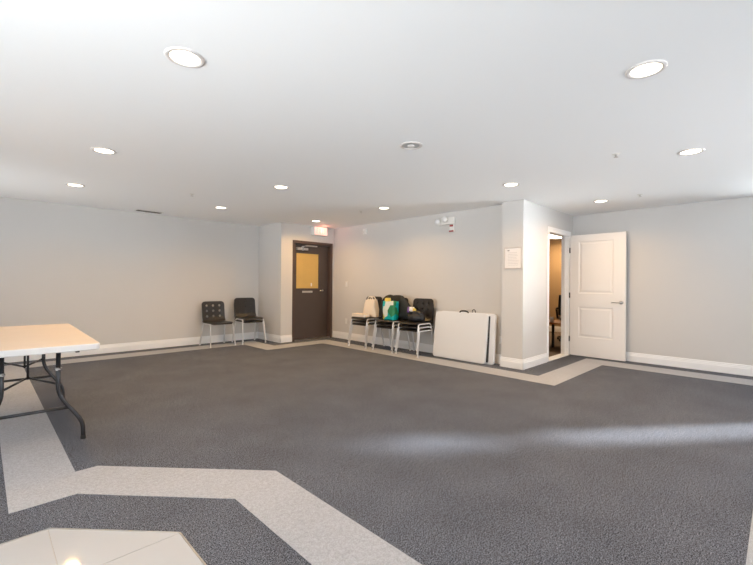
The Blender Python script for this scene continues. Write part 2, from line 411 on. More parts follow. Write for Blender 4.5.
# ------------------------------------------------------------------ dark entry door
bm = B()
y0, y1, LY_ST = YC-0.012, YC+T, YC+0.132
box(bm, (DL, y0, 0), (DL+0.06, y1, DT-0.061), 0.003); box(bm, (DR-0.06, y0, 0), (DR, y1, DT-0.061), 0.003); box(bm, (DL, y0, DT-0.06), (DR, y1, DT), 0.003)
box(bm, (DL+0.05, LY_ST, 0), (DL+0.075, y1-0.003, DT-0.05)); box(bm, (DR-0.085, LY_ST, 0), (DR-0.05, y1-0.003, DT-0.05))
struct('trim_2', bm, 'frame_brown', 'dark brown steel frame around the brown door', 'door frame')
LY = YC+0.085
def leaf_with_window(bm, x0, x1, z0, z1, wx0, wx1, wz0, wz1, ya, yb):
    box(bm, (x0, ya, z0), (wx0, yb, z1)); box(bm, (wx1, ya, z0), (x1, yb, z1))
    box(bm, (wx0, ya, z0), (wx1, yb, wz0)); box(bm, (wx0, ya, wz1), (wx1, yb, z1))
bm = B(); LX0, LX1 = DL+0.063, DR-0.063; GX0, GX1, GZ0, GZ1 = 4.635, 5.215, 1.070, 1.815
leaf_with_window(bm, LX0, LX1, 0.018, DT-0.064, GX0, GX1, GZ0, GZ1, LY, LY+0.045)
door = struct('door_1', bm, 'brown', 'dark brown steel door with a gold covered window', 'door')
bm = B(); box(bm, (GX0, LY+0.012, GZ0), (GX1, LY+0.022, GZ1)); o = link('window_pane', bm, 'gold', door); o['label'] = 'gold paper covered pane'
bm = B()
for a, b in (((GX0-0.012, GZ0-0.012), (GX1+0.012, GZ0+0.006)), ((GX0-0.012, GZ1-0.006), (GX1+0.012, GZ1+0.012)),
             ((GX0-0.012, GZ0), (GX0+0.006, GZ1)), ((GX1-0.006, GZ0), (GX1+0.012, GZ1))):
    box(bm, (a[0], LY-0.006, a[1]), (b[0], LY+0.012, b[1]), 0.002)
link('window_bead', bm, 'brown', door)
bm = B()                                                           # small white hand-shaped sticker on the pane
cx, cz, yy = 5.03, 1.15, LY+0.0115
box(bm, (cx-0.016, yy-0.001, cz-0.03), (cx+0.016, yy, cz+0.015))
for k, (dx, h) in enumerate(((-0.014, .035), (-0.005, .045), (0.004, .042), (0.013, .03))): box(bm, (cx+dx-0.0035, yy-0.001, cz+0.015), (cx+dx+0.0035, yy, cz+h))
o = link('sticker', bm, 'paper', door); o['label'] = 'small white sticker'
bm = B(); box(bm, (4.79, LY-0.006, 0.985), (5.05, LY, 1.025), 0.003)
o = link('name_plate', bm, 'steel', door); o['label'] = 'pale metal plate under the window'
bm = B(); lathe(bm, [(0.028, 0), (0.028, -0.008), (0.012, -0.012), (0.012, -0.05)], 20, 'Y', (5.325, LY, 1.03))
tube(bm, [(5.325, LY-0.048, 1.03), (5.27, LY-0.052, 1.03), (5.205, LY-0.045, 1.022)], 0.013, 10, 0.02)
o = link('handle', bm, 'chrome', door, True); o['label'] = 'chrome lever handle'
bm = B(); box(bm, (4.63, LY-0.055, 1.875), (4.90, LY-0.001, 1.925), 0.006); o = link('door_closer', bm, 'steel', door)
bm2 = B(); tube(bm2, [(4.76, LY-0.03, 1.92), (4.76, LY-0.03, 1.95), (4.80, LY-0.11, 1.96), (5.11, LY-0.07, 1.965)], 0.010, 8); box(bm2, (4.82, LY-0.10, 1.952), (5.10, LY-0.07, 1.980), 0.003)
link('closer_arm', bm2, 'steel', o)
bm = B(); box(bm, (4.745, LY-0.06, 1.86), (4.785, LY-0.05, 1.945), 0.002); link('bracket', bm, 'chrome', o)
bm = B(); box(bm, (DL+0.06, YC-0.02, 0), (DR-0.06, YC+T, 0.016), 0.004); struct('trim_3', bm, 'steel', 'pale metal threshold under the brown door', 'threshold')
bm = B(); box(bm, (DL-0.2, YC+T+0.4, 0), (DR+0.2, YC+T+0.45, H)); struct('wall_corridor', bm, 'wall', 'wall beyond the brown door', 'wall')

# ------------------------------------------------------------------ white door, casing and the room beyond
bm = B()
jt = 0.016
box(bm, (OL-0.065, YD-0.007, 0), (OL+0.006, YD, OT-0.007), 0.002); box(bm, (OR-0.006, YD-0.007, 0), (OR+0.065, YD, OT-0.007), 0.002)
box(bm, (OL-0.065, YD-0.007, OT-0.006), (OR+0.065, YD, OT+0.065), 0.003)
box(bm, (OL+0.001, YD-0.004, 0), (OL+jt, YD+TD+0.004, OT-jt)); box(bm, (OR-jt, YD-0.004, 0), (OR-0.001, YD+TD+0.004, OT-jt)); box(bm, (OL+0.001, YD-0.003, OT-jt), (OR-0.001, YD+TD+0.003, OT-0.001))
box(bm, (OR-jt-0.010, YD+0.045, 0), (OR-jt, YD+0.08, OT))
struct('trim_4', bm, 'trim', 'white wooden casing and jamb of the open doorway', 'door frame')
bm = B(); box(bm, (OL+jt, YD-0.012, 0), (OR-jt, YD+TD+0.01, 0.014), 0.004); struct('trim_5', bm, 'trim', 'white threshold of the open doorway', 'threshold')
DX0, DX1 = 7.130, 7.170; HY, FY = 2.540, 1.715; DZ0, DZ1 = 0.014, 2.030
bm = B()
box(bm, (DX0+0.010, FY+0.02, DZ0+0.02), (DX1-0.010, HY-0.02, DZ1-0.02))
P1, P2 = (1.885, 2.405, 1.055, 1.920), (1.885, 2.405, 0.325, 0.832)
for a, b in (((FY, DZ0), (P1[0], DZ1)), ((P1[1], DZ0), (HY, DZ1))): box(bm, (DX0, a[0], a[1]), (DX1, b[0], b[1]))
for z0, z1 in ((DZ0, P2[2]), (P2[3], P1[2]), (P1[3], DZ1)): box(bm, (DX0, P1[0], z0), (DX1, P1[1], z1))
def raised(bm, y0, y1, z0, z1, x, s):                              # sloping moulding and raised field of one panel
    loops = []
    for ins, dep in ((0.0, 0.0), (0.012, 0.009), (0.028, 0.009), (0.048, 0.002)):
        loops.append([bm.verts.new((x+s*dep, yy, zz)) for yy, zz in ((y0+ins, z0+ins), (y1-ins, z0+ins), (y1-ins, z1-ins), (y0+ins, z1-ins))])
    for a, b in zip(loops, loops[1:]):
        for k in range(4): bm.faces.new((a[k], a[(k+1) % 4], b[(k+1) % 4], b[k]))
    bm.faces.new(loops[-1])
for p in (P1, P2): raised(bm, *p, DX0, 1); raised(bm, *p, DX1, -1)
bmesh.ops.recalc_face_normals(bm, faces=bm.faces[:])
wd = struct('door_2', bm, 'white_door', 'white two panel door standing open against the right wall', 'door')
bm = B(); lathe(bm, [(0.030, 0), (0.030, -0.007), (0.011, -0.012), (0.011, -0.05)], 24, 'X', (DX0, 1.775, 0.925))
tube(bm, [(DX0-0.048, 1.775, 0.925), (DX0-0.052, 1.82, 0.925), (DX0-0.046, 1.90, 0.920)], 0.009, 10, 0.02)
o = link('handle', bm, 'steel', wd, True); o['label'] = 'satin steel lever handle'
for z in (0.285, 1.02, 1.78):
    bm = B(); lathe(bm, [(0.008, z-0.045), (0.008, z+0.045)], 10, 'Z', (DX0-0.005, HY+0.008, 0)); box(bm, (DX0-0.002, HY-0.004, z-0.045), (DX1-0.008, HY, z+0.045))
    o = link('hinge', bm, 'rubber', wd); o['label'] = 'dark hinge'
# beyond: a small amber room
RX0, RX1, BY1 = XB+T, 10.45, 5.6
bm = B(); box(bm, (RX0, YD+T, -0.1), (RX1, BY1, 0)); box(bm, (XE+T, YD-0.2, -0.1), (RX1, YD+T, 0)); struct('floor_beyond', bm, 'tan_carpet', 'brown carpet of the room beyond the doorway', 'floor')
bm = B(); box(bm, (RX0, YD+T, H), (RX1+0.1, BY1+0.1, H+0.1)); struct('ceiling_beyond', bm, 'ceiling', 'ceiling of the room beyond the doorway', 'ceiling')
wall('wall_beyond', [((RX1, YD, 0), (RX1+0.1, BY1+0.1, H)), ((RX0, BY1, 0), (RX1, BY1+0.1, H)), ((XE+T, YD, 0), (RX1, YD+T, H))], 'amber wall of the room beyond the doorway', 'amber_wall')
baseboard('baseboard_beyond', (RX1, YD+T), (RX1, BY1), (-1, 0), 'baseboard of the room beyond the doorway')

# ------------------------------------------------------------------ recessed downlights
LIT = [(0.769, 2.25, 'recessed downlight, the large lit one at the photo upper left'),
       (2.617, 0.538, 'recessed downlight, the large lit one at the photo upper right'),
       (0.798, 4.379, 'lit downlight above the white folding table, nearer one of the left pair'),
       (0.836, 6.209, 'lit downlight deep on the left, between the table and the far wall vent'),
       (2.669, 4.419, 'lit downlight in the ceiling centre, in line ahead of the dark door'),
       (2.736, 6.333, 'small lit downlight nearest the short return wall and its black chairs'),
       (4.602, 6.337, 'lit downlight closest to the red exit sign'),
       (4.542, 4.445, 'lit downlight near the stacked chairs along the beige wall'),
       (4.509, 2.29, 'lit downlight just in front of the projecting wall with the notice'),
       (4.492, 0.579, 'lit downlight over the carpet before the plain right wall'),
       (6.259, 1.818, 'small lit downlight just in front of the open doorway')]
def downlight(x, y, label, lit):
    t = thing('recessed_downlight', label, 'ceiling light', (x, y, H), 0, 'recessed ceiling downlights')
    bm = B(); s = 40
    prof = [(0.073, -0.001), (0.076, -0.006), (0.088, -0.008), (0.097, -0.005), (0.099, 0.0)]
    rings = [[bm.verts.new((r*math.cos(2*PI*k/s), r*math.sin(2*PI*k/s), h)) for k in range(s)] for r, h in prof]
    for a, b in zip(rings, rings[1:]):
        for k in range(s): bm.faces.new((a[k], a[(k+1) % s], b[(k+1) % s], b[k]))
    bmesh.ops.recalc_face_normals(bm, faces=bm.faces[:])
    link('trim_ring', bm, 'ring', t, True)
    bm = B()
    if lit:
        lathe(bm, [(0.076, 0.0), (0.076, -0.003)], 32); link('lens', bm, 'lens', t)
        ld = bpy.data.lights.new('downlight', 'AREA'); ld.shape = 'DISK'; ld.size = 0.14; ld.energy = LAMP_POWER; ld.color = LAMP_COL; ld.spread = math.radians(150)
        lo = bpy.data.objects.new('downlight', ld); C.objects.link(lo); lo.parent = t; lo.location = (0, 0, -0.012)
    else:
        lathe(bm, [(0.076, 0.0), (0.076, -0.002)], 32); o = link('lens', bm, 'lens_off', t); o['label'] = 'unlit grey lens'
        bm = B(); lathe(bm, [(0.030, -0.002), (0.034, -0.010), (0.016, -0.016)], 24); link('bulb', bm, 'ring', t)
    return t
for x, y, l in LIT: downlight(x, y, l, True)
downlight(2.647, 2.269, 'unlit grey downlight in the middle of the ceiling', False)

# ------------------------------------------------------------------ sprinklers, vent
SPR = [(4.113, 1.073, 'small ceiling sprinkler nearest the viewer, left of a downlight on the right'),
       (6.155, 1.322, 'small ceiling sprinkler before the right wall, right of the doorway downlight'),
       (2.042, 5.658, 'small ceiling sprinkler near the vent on the left'),
       (4.472, 4.908, 'small ceiling sprinkler near the beige wall, by the wall detector')]
for x, y, l in SPR:
    t = thing('ceiling_sprinkler', l, 'sprinkler', (x, y, H), 0, 'ceiling sprinklers'); t.scale = (1, 1, 0.6)
    bm = B(); lathe(bm, [(0.034, 0), (0.034, -0.003), (0.020, -0.010), (0.012, -0.012)], 20); link('escutcheon', bm, 'white_plastic', t)
    bm = B(); lathe(bm, [(0.009, -0.01), (0.009, -0.028)], 10)
    for s in (-1, 1): tube(bm, [(s*0.008, 0, -0.026), (s*0.014, 0, -0.036), (s*0.004, 0, -0.048)], 0.0025, 6)
    link('sprinkler_frame', bm, 'steel', t)
    bm = B(); lathe(bm, [(0.019, -0.048), (0.019, -0.051)], 16); link('deflector', bm, 'steel', t)
t = thing('ceiling_vent', 'long narrow air vent in the ceiling before the far wall', 'vent', (2.035, 7.585, H), 0.08)
bm = B()
for y0, y1 in ((-0.075, -0.055), (0.055, 0.075)): box(bm, (-0.21, y0, -0.008), (0.21, y1, 0), 0.002)
for x0, x1 in ((-0.21, -0.19), (0.19, 0.21)): box(bm, (x0, -0.055, -0.008), (x1, 0.055, 0), 0.002)
link('frame', bm, 'white_plastic', t)
bm = B(); box(bm, (-0.19, -0.055, -0.0015), (0.19, 0.055, 0)); link('backing', bm, 'dark', t)
for k in range(4):
    bm = B(); y = -0.04+k*0.0267
    vs = [bm.verts.new(p) for p in ((-0.19, y-0.008, -0.002), (0.19, y-0.008, -0.002), (0.19, y+0.008, -0.012), (-0.19, y+0.008, -0.012))]
    f = bm.faces.new(vs); r = bmesh.ops.extrude_face_region(bm, geom=[f]); bmesh.ops.translate(bm, verts=[v for v in r['geom'] if isinstance(v, bmesh.types.BMVert)], vec=(0, 0.002, -0.0015))
    bmesh.ops.recalc_face_normals(bm, faces=bm.faces[:]); link('slat', bm, 'louvre', t)

# ------------------------------------------------------------------ things on the walls
EX0, EX1, EZ0, EZ1 = 4.94, 5.285, 2.195, 2.375
t = thing('exit_sign', 'glowing pinkish exit sign box above the brown door', 'exit sign', ((EX0+EX1)/2, YC-0.07, (EZ0+EZ1)/2))
hw, hh = (EX1-EX0)/2, (EZ1-EZ0)/2
bm = B(); box(bm, (-hw, -0.05, -hh), (hw, 0.07, hh), 0.008); link('housing', bm, 'white_plastic', t)
bm = B(); box(bm, (-hw+0.012, -0.053, -hh+0.012), (hw-0.012, -0.049, hh-0.012), 0.001); link('face', bm, 'exit_face', t)
bm = B(); yb, yf = -0.0555, -0.0528; w, h, s = 0.048, 0.105, 0.015
def bar(x0, z0, x1, z1): box(bm, (x0, yb, z0), (x1, yf, z1))
def diag(x0, x1):
    d = 0.009
    for a, b in ((x0, x1), (x1, x0)):
        vs = [(a-d, -h/2), (a+d, -h/2), (b+d, h/2), (b-d, h/2)]
        if a > b: vs = [(a-d, -h/2), (a+d, -h/2), (b+d, h/2), (b-d, h/2)]
        lo = [bm.verts.new((x, yb-0.0001*(a > b), z)) for x, z in vs]; hi = [bm.verts.new((x, yf, z)) for x, z in vs]
        bm.faces.new(lo); bm.faces.new(list(reversed(hi)))
        for k in range(4): bm.faces.new((lo[k], hi[k], hi[(k+1) % 4], lo[(k+1) % 4]))
x = -0.118
bar(x, -h/2, x+s, h/2)
for z in (-h/2, -s/2, h/2-s): bar(x+s, z, x+w, z+s)
diag(-0.046, -0.008)
bar(0.027, -h/2, 0.027+s, h/2)
bar(0.085, -h/2, 0.085+s, h/2); bar(0.068, h/2-s, 0.117, h/2)
bmesh.ops.recalc_face_normals(bm, faces=bm.faces[:])
o = link('lettering', bm, 'exit_red', t); o['label'] = 'red EXIT lettering'
ld = bpy.data.lights.new('exit_glow', 'POINT'); ld.energy = 0.8; ld.color = (1.0, 0.25, 0.16); ld.shadow_soft_size = 0.04
lo = bpy.data.objects.new('exit_glow', ld); C.objects.link(lo); lo.parent = t; lo.location = (0.03, -0.12, 0.02)

t = thing('emergency_light', 'white twin head emergency light high on the beige wall', 'emergency light', (XB, 3.955, 2.24))
bm = B(); box(bm, (-0.055, -0.165, -0.06), (0, 0.165, 0.06), 0.012, 3); link('housing', bm, 'white_plastic', t)
for yy, zz in ((0.13, -0.005), (-0.015, 0.022)):
    bm = B(); lathe(bm, [(0.040, -0.055), (0.050, -0.075), (0.052, -0.10), (0.046, -0.104)], 24, 'X', (0, yy, zz)); o = link('lamp_head', bm, 'white_plastic', t, True)
    bm = B(); lathe(bm, [(0.044, -0.1035), (0.036, -0.112), (0.015, -0.116)], 24, 'X', (0, yy, zz)); o2 = link('lamp_lens', bm, 'white_wrap', o, True)
t = thing('fire_alarm_strobe', 'small red and white alarm strobe under the emergency light', 'alarm', (XB, 3.845, 2.115))
bm = B(); box(bm, (-0.035, -0.04, -0.06), (0, 0.04, 0.06), 0.006); link('body', bm, 'white_plastic', t)
bm = B(); box(bm, (-0.042, -0.034, 0.025), (-0.034, 0.034, 0.055), 0.003); link('strobe', bm, 'red', t); bm = B(); box(bm, (-0.05, -0.04, -0.062), (-0.030, 0.04, -0.038), 0.004); o = link('red_band', bm, 'red', t); o['label'] = 'dark red band'
t = thing('wall_detector', 'tiny white detector high on the beige wall near the door corner', 'detector', (XB, 5.965, 2.245))
bm = B(); box(bm, (-0.03, -0.045, -0.055), (0, 0.045, 0.055), 0.006); link('housing', bm, 'white_plastic', t)
bm = B(); lathe(bm, [(0.020, -0.03), (0.024, -0.05), (0.016, -0.056)], 16, 'X', (0, 0.02, -0.02)); link('sensor_lens', bm, 'ring', t)

def plate(name, y, z, label, cat, kind):
    t = thing(name, label, cat, (XB, y, z))
    bm = B(); box(bm, (-0.006, -0.035, -0.058), (0, 0.035, 0.058), 0.003); link('plate', bm, 'white_plastic', t)
    if kind == 'switch':
        bm = B(); box(bm, (-0.012, -0.016, -0.032), (-0.004, 0.016, 0.032), 0.003); link('rocker', bm, 'white_wrap', t)
    else:
        for dz in (-0.022, 0.022):
            bm = B(); box(bm, (-0.008, -0.014, dz-0.014), (-0.005, 0.014, dz+0.014), 0.002); link('socket', bm, 'white_wrap', t)
plate('light_switch', 6.533, 1.176, 'white light switch on the beige wall near the brown door', 'switch', 'switch')
plate('power_outlet', 6.53, 0.387, 'white power outlet on the beige wall directly below the light switch', 'outlet', 'outlet')
plate('power_outlet', 2.955, 0.36, 'white power outlet low on the beige wall by the projecting wall end', 'outlet', 'outlet')

t = thing('framed_notice', 'white framed paper notice on the projecting wall end', 'notice', (XP, 2.705, 1.570))
hw, hh = 0.132, 0.157
bm = B()
for a, b in (((-hw, -hh), (hw, -hh+0.016)), ((-hw, hh-0.016), (hw, hh)), ((-hw, -hh), (-hw+0.012, hh)), ((hw-0.012, -hh), (hw, hh))): box(bm, (-0.018, a[0], a[1]), (0, b[0], b[1]), 0.002)
link('frame', bm, 'notice_frame', t)
bm = B(); box(bm, (-0.008, -hw+0.01, -hh+0.012), (0, hw-0.01, hh-0.012)); link('paper_sheet', bm, 'paper', t)
bm = B(); random.seed(3)
for k in range(9):
    z = 0.075-k*0.022; ln = 0.05+random.random()*0.04
    box(bm, (-0.0086, -ln, z-0.002), (-0.008, 0.085-0.01*random.random(), z+0.002))
link('print_lines', bm, 'ink', t)
bm = B(); box(bm, (-0.0088, 0.055, 0.10), (-0.008, 0.085, 0.114)); link('print_mark', bm, 'ink_dark', t)

# ------------------------------------------------------------------ chairs
SEAT_Z = 0.440
def back_panel_2d():
    verts = []; faces = []
    W2, Hh, R = 0.218, 0.185, 0.06                                # half width, half height, corner radius
    n = 16; cw, ch = 0.124, 0.100; hr = 0.023; oy = 0.004
    idx = {}
    def V(x, y):
        k = (round(x, 5), round(y, 5))
        if k not in idx: idx[k] = len(verts); verts.append((x, y))
        return idx[k]
    for i in (-1, 0, 1):
        for j in (-1, 0, 1):
            cx, cy = i*cw, oy+j*ch; sq = []; ci = []
            for k in range(n):
                a = 2*PI*k/n; c, s = math.cos(a), math.sin(a); m_ = max(abs(c), abs(s))
                sq.append(V(cx+c/m_*cw/2, cy+s/m_*ch/2)); ci.append(V(cx+hr*c, cy+hr*s))
            for k in range(n): faces.append((sq[k], sq[(k+1) % n], ci[(k+1) % n], ci[k]))
    # outer rim: boundary points of the 3x3 block joined to the rounded outline
    bp = []
    for (x, y) in list(verts):
        if abs(abs(x)-1.5*cw) < 1e-4 or abs(abs(y-oy)-1.5*ch) < 1e-4:
            if abs(x) <= 1.5*cw+1e-4 and abs(y-oy) <= 1.5*ch+1e-4: bp.append((x, y))
    bp.sort(key=lambda p: math.atan2((p[1]-oy)/ch, p[0]/cw))
    def outline(x, y):
        tx, ty = x/(1.5*cw), (y-oy)/(1.5*ch); px, py = tx*W2, ty*Hh
        ax, ay = abs(px), abs(py)
        if ax > W2-R and ay > Hh-R and py > 0:
            d = Vector((ax-(W2-R), ay-(Hh-R)))
            if d.length > 0:
                d = d.normalized()*R; ax, ay = W2-R+d.x, Hh-R+d.y
        return math.copysign(ax, px), math.copysign(ay, py)
    ob = [V(*outline(*p)) for p in bp]; ib = [V(*p) for p in bp]
    for k in range(len(bp)):
        q = (k+1) % len(bp); f = (ib[k], ob[k], ob[q], ib[q])
        if len(set(f)) == 4: faces.append(f)
    return verts, faces
def back_bm():
    bm = B(); V2, F2 = back_panel_2d()
    def pos(x, y, off):
        v = y+0.185                                                # 0 at the bottom
        yy = 0.178 + 0.23*v*0.62 - 0.25*x*x*0.9 + (0.03*(1-v/0.08)**2*-1 if v < 0.08 else 0)
        return (x, yy+off, SEAT_Z+0.012+v)
    fr = [bm.verts.new(pos(x, y, -0.005)) for x, y in V2]; bk = [bm.verts.new(pos(x, y, 0.005)) for x, y in V2]
    cnt = {}
    for f in F2:
        bm.faces.new([fr[i] for i in f]); bm.faces.new([bk[i] for i in reversed(f)])
        for a, b in zip(f, f[1:]+f[:1]): cnt.setdefault((min(a, b), max(a, b)), []).append((a, b))
    for k, l in cnt.items():
        if len(l) == 1:
            a, b = l[0]; bm.faces.new((fr[b], fr[a], bk[a], bk[b]))
    bmesh.ops.recalc_face_normals(bm, faces=bm.faces[:])
    return bm
def seat_bm():
    bm = B(); nx, ny = 12, 12; top = []; bot = []
    for j in range(ny+1):
        rt, rb = [], []
        for i in range(nx+1):
            u = -1+2*i/nx; v = j/ny
            y = -0.215+0.395*v; w = 0.218
            d = 0.0
            if v < 0.15: w -= 0.045*(1-v/0.15)**2
            z = SEAT_Z - 0.010*(1-u*u)*math.sin(PI*min(1, v*1.0)) - (0.022*(1-v/0.18)**2 if v < 0.18 else 0) + (0.022*((v-0.86)/0.14)**2 if v > 0.86 else 0)
            rt.append(bm.verts.new((u*w, y, z))); rb.append(bm.verts.new((u*w, y, z-0.012)))
        top.append(rt); bot.append(rb)
    for j in range(ny):
        for i in range(nx):
            bm.faces.new((top[j][i], top[j][i+1], top[j+1][i+1], top[j+1][i])); bm.faces.new((bot[j][i], bot[j+1][i], bot[j+1][i+1], bot[j][i+1]))
    for j in range(ny):
        bm.faces.new((top[j][0], top[j+1][0], bot[j+1][0], bot[j][0])); bm.faces.new((top[j][nx], bot[j][nx], bot[j+1][nx], top[j+1][nx]))
    for i in range(nx):
        bm.faces.new((top[0][i], bot[0][i], bot[0][i+1], top[0][i+1])); bm.faces.new((top[ny][i], top[ny][i+1], bot[ny][i+1], bot[ny][i]))
    bmesh.ops.recalc_face_normals(bm, faces=bm.faces[:])
    return bm
def make_chair(name):
    t = thing(name, 'x', 'chair')
    link('seat', seat_bm(), 'black_plastic', t, True)
    o = link('backrest', back_bm(), 'black_plastic', t, False); o['label'] = 'black backrest pierced by nine round holes'
    zr = SEAT_Z-0.026
    for s in (-1, 1):
        bm = B(); tube(bm, [(s*0.236, -0.240, 0.008), (s*0.212, -0.170, zr), (s*0.208, -0.06, zr)], 0.0115, 10, 0.045); l1 = link('leg', bm, 'leg_silver', t, True)
        bm = B(); tube(bm, [(s*0.236, 0.232, 0.008), (s*0.208, 0.150, zr), (s*0.208, 0.04, zr)], 0.0115, 10, 0.045); l2 = link('leg', bm, 'leg_silver', t, True)
        for l, y in ((l1, -0.240), (l2, 0.232)):
            bm = B(); lathe(bm, [(0.014, 0), (0.015, 0.004), (0.014, 0.022)], 12, 'Z', (s*0.236, y, 0)); link('foot_cap', bm, 'leg_silver', l)
    bm = B()
    for s in (-1, 1): tube(bm, [(s*0.208, -0.065, zr), (s*0.208, 0.045, zr)], 0.0115, 10)
    for y in (-0.10, 0.10): tube(bm, [(-0.208, y, zr), (0.208, y, zr)], 0.009, 8)
    link('seat_frame', bm, 'leg_silver', t, True)
    return t
STEP = 0.058
proto = make_chair('stacking_chair')
used = [False]
def place_chair(x, y, rz, k, label, group):
    if not used[0]:
        t = proto; used[0] = True
    else: t = dup(proto, (0, 0, 0), 0)
    f = Vector((0, -1, 0)); f.rotate(Matrix.Rotation(rz, 3, 'Z'))
    t.location = (x+f.x*0.012*k, y+f.y*0.012*k, STEP*k); t.rotation_euler = (0, 0, rz)
    t['label'] = label; t['group'] = group
    return t
G = 'black stacking chairs with nine hole backs'
place_chair(3.20, 7.50, 0.02, 0, 'single black chair by the far wall, light showing through its back holes', G)
place_chair(3.81, 7.46, -0.03, 0, 'lower black chair of the pair beside the short return wall', G)
place_chair(3.81, 7.46, -0.03, 1, 'upper black chair of the pair beside the short return wall', G)
FACE = -PI/2                                                       # local -Y turned to -X
for yy, nm in ((5.575, 'under the beige tote bag'), (4.92, 'under the green and teal shopping bag'), (4.36, 'beside the leaning folded table')):
    for k, lv in enumerate(('bottom', 'middle', 'top')):
        place_chair(5.255, yy, FACE, k, '%s black chair of the three chair stack %s' % (lv, nm), G)

# ------------------------------------------------------------------ things on the chairs
ST = SEAT_Z + 2*STEP                                               # seat surface of a three chair stack
def soft_box(bm, sx, sy, sz, n=10, taper=0.0, bulge=0.02, amp=0.008, seed=0.0, freq=9.0):
    bmesh.ops.create_cube(bm, size=1.0)
    bmesh.ops.subdivide_edges(bm, edges=bm.edges[:], cuts=n, use_grid_fill=True)
    for v in bm.verts:
        x, y, z = v.co
        k = 1-taper*(z+0.5)
        b = (1-4*y*y)*(1-4*z*z)
        X, Y, Z = x*sx*k, y*sy*k, (z+0.5)*sz
        X += math.copysign(bulge, x)*b*abs(2*x)
        nv = noise.noise_vector(Vector((X*freq+seed, Y*freq, Z*freq)))
        v.co = Vector((X, Y, Z)) + nv*amp*(1 if z > -0.45 else 0.3)
    bmesh.ops.smooth_vert(bm, verts=bm.verts[:], factor=0.5, use_axis_x=True, use_axis_y=True, use_axis_z=True)
    return bm
def bag(name, label, loc, rz=0.0): return thing(name, label, 'bag', loc, rz)
t = bag('tote_bag', 'upright beige tote bag with loop handles on the stacked chairs', (5.295, 5.495, ST+0.002))
bm = soft_box(B(), 0.14, 0.38, 0.33, 10, 0.38, 0.02, 0.014, 1.3); link('bag_body', bm, 'tote', t, True)
for s in (-1, 1):
    bm = B(); tube(bm, [(s*0.035, -0.075, 0.27), (s*0.035, -0.07, 0.35), (s*0.035, -0.03, 0.385), (s*0.035, 0.03, 0.38), (s*0.035, 0.065, 0.34), (s*0.035, 0.07, 0.27)], 0.012, 8, 0.03, 0.6); link('bag_handle', bm, 'tote', t, True)
bm = soft_box(B(), 0.14, 0.36, 0.06, 10, 0.05, 0.0, 0.008, 5.0)
o = link('folded_cloth', bm, 'tote', None, True, (5.115, 5.60, ST+0.003)); tag(o, 'flat folded beige cloth lying in front of the beige tote bag', 'cloth')

t = bag('shopping_bag', 'shiny teal, green and white printed shopping bag on the middle chairs', (5.145, 4.85, ST+0.002))
def open_bag(bm, sx, sy, sz, seed):
    n = 28; rings = []
    for j in range(13):
        v = j/12; ring = []
        for k in range(n):
            a = 2*PI*k/n; c, s = math.cos(a), math.sin(a); p = 0.35
            x = math.copysign(abs(c)**p, c)*sx/2*(0.92+0.12*v-0.12*v*v); y = math.copysign(abs(s)**p, s)*sy/2*(0.9+0.1*v)
            z = v*sz
            nv = noise.noise_vector(Vector((x*10+seed, y*10, z*8)))
            ring.append(bm.verts.new(Vector((x, y, z)) + nv*0.012*(0.2+v)))
        rings.append(ring)
    for a, b in zip(rings, rings[1:]):
        for k in range(n): bm.faces.new((a[k], a[(k+1) % n], b[(k+1) % n], b[k]))
    bm.faces.new(list(reversed(rings[0])))
    inner = []
    for j in (11, 8, 5):
        inner.append([bm.verts.new(Vector((v.co.x*0.95, v.co.y*0.97, v.co.z))) for v in rings[j]])
    prev = rings[-1]
    for r in inner:
        for k in range(n): bm.faces.new((prev[k], prev[(k+1) % n], r[(k+1) % n], r[k]))
        prev = r
    bm.faces.new(prev)
    bmesh.ops.recalc_face_normals(bm, faces=bm.faces[:])
    return bm
link('bag_body', open_bag(B(), 0.16, 0.30, 0.325, 2.0), 'print_bag', t, True)
bm = soft_box(B(), 0.09, 0.12, 0.20, 8, 0.3, 0.01, 0.012, 9.0); o = link('yellow_parcel', bm, 'yellow', None, True, (5.145, 4.925, ST+0.18)); tag(o, 'yellow parcel sticking out of the teal shopping bag', 'parcel')

# black coat thrown over the middle chair backs
bm = B(); n = 26; rings = []
for i in range(33):
    u = i/32; y = 5.28-0.82*u
    ztop = 0.965
    ztop = 0.985
    if u < 0.25: ztop = 0.985-0.20*((0.25-u)/0.25)**2
    if u > 0.68: ztop = 0.985-0.26*((u-0.68)/0.32)**1.0
    zb = ST+0.012; hx = 0.062*math.sin(PI*min(1, max(0.04, u*0.92+0.05)))**0.5
    zc, hz = (ztop+zb)/2, (ztop-zb)/2; ring = []
    for k in range(n):
        a = 2*PI*k/n; c, s = math.cos(a), math.sin(a)
        x = 5.315+math.copysign(abs(c)**0.8, c)*hx*(1.0+0.25*(1-(s+1)/2))
        z = zc+math.copysign(abs(s)**0.7, s)*hz
        nv = noise.noise_vector(Vector((x*5, y*9, z*5)))
        x = min(5.385, x+nv.x*0.025)
        ring.append(bm.verts.new((x, y+nv.y*0.012, max(ST+0.008, z+nv.z*0.016))))
    rings.append(ring)
for a, b in zip(rings, rings[1:]):
    for k in range(n): bm.faces.new((a[k], a[(k+1) % n], b[(k+1) % n], b[k]))
bm.faces.new(list(reversed(rings[0]))); bm.faces.new(rings[-1]); bmesh.ops.recalc_face_normals(bm, faces=bm.faces[:])
o = link('coat', bm, 'black_cloth', None, True); tag(o, 'bulky black coat heaped over the chair backs behind the teal bag', 'coat')

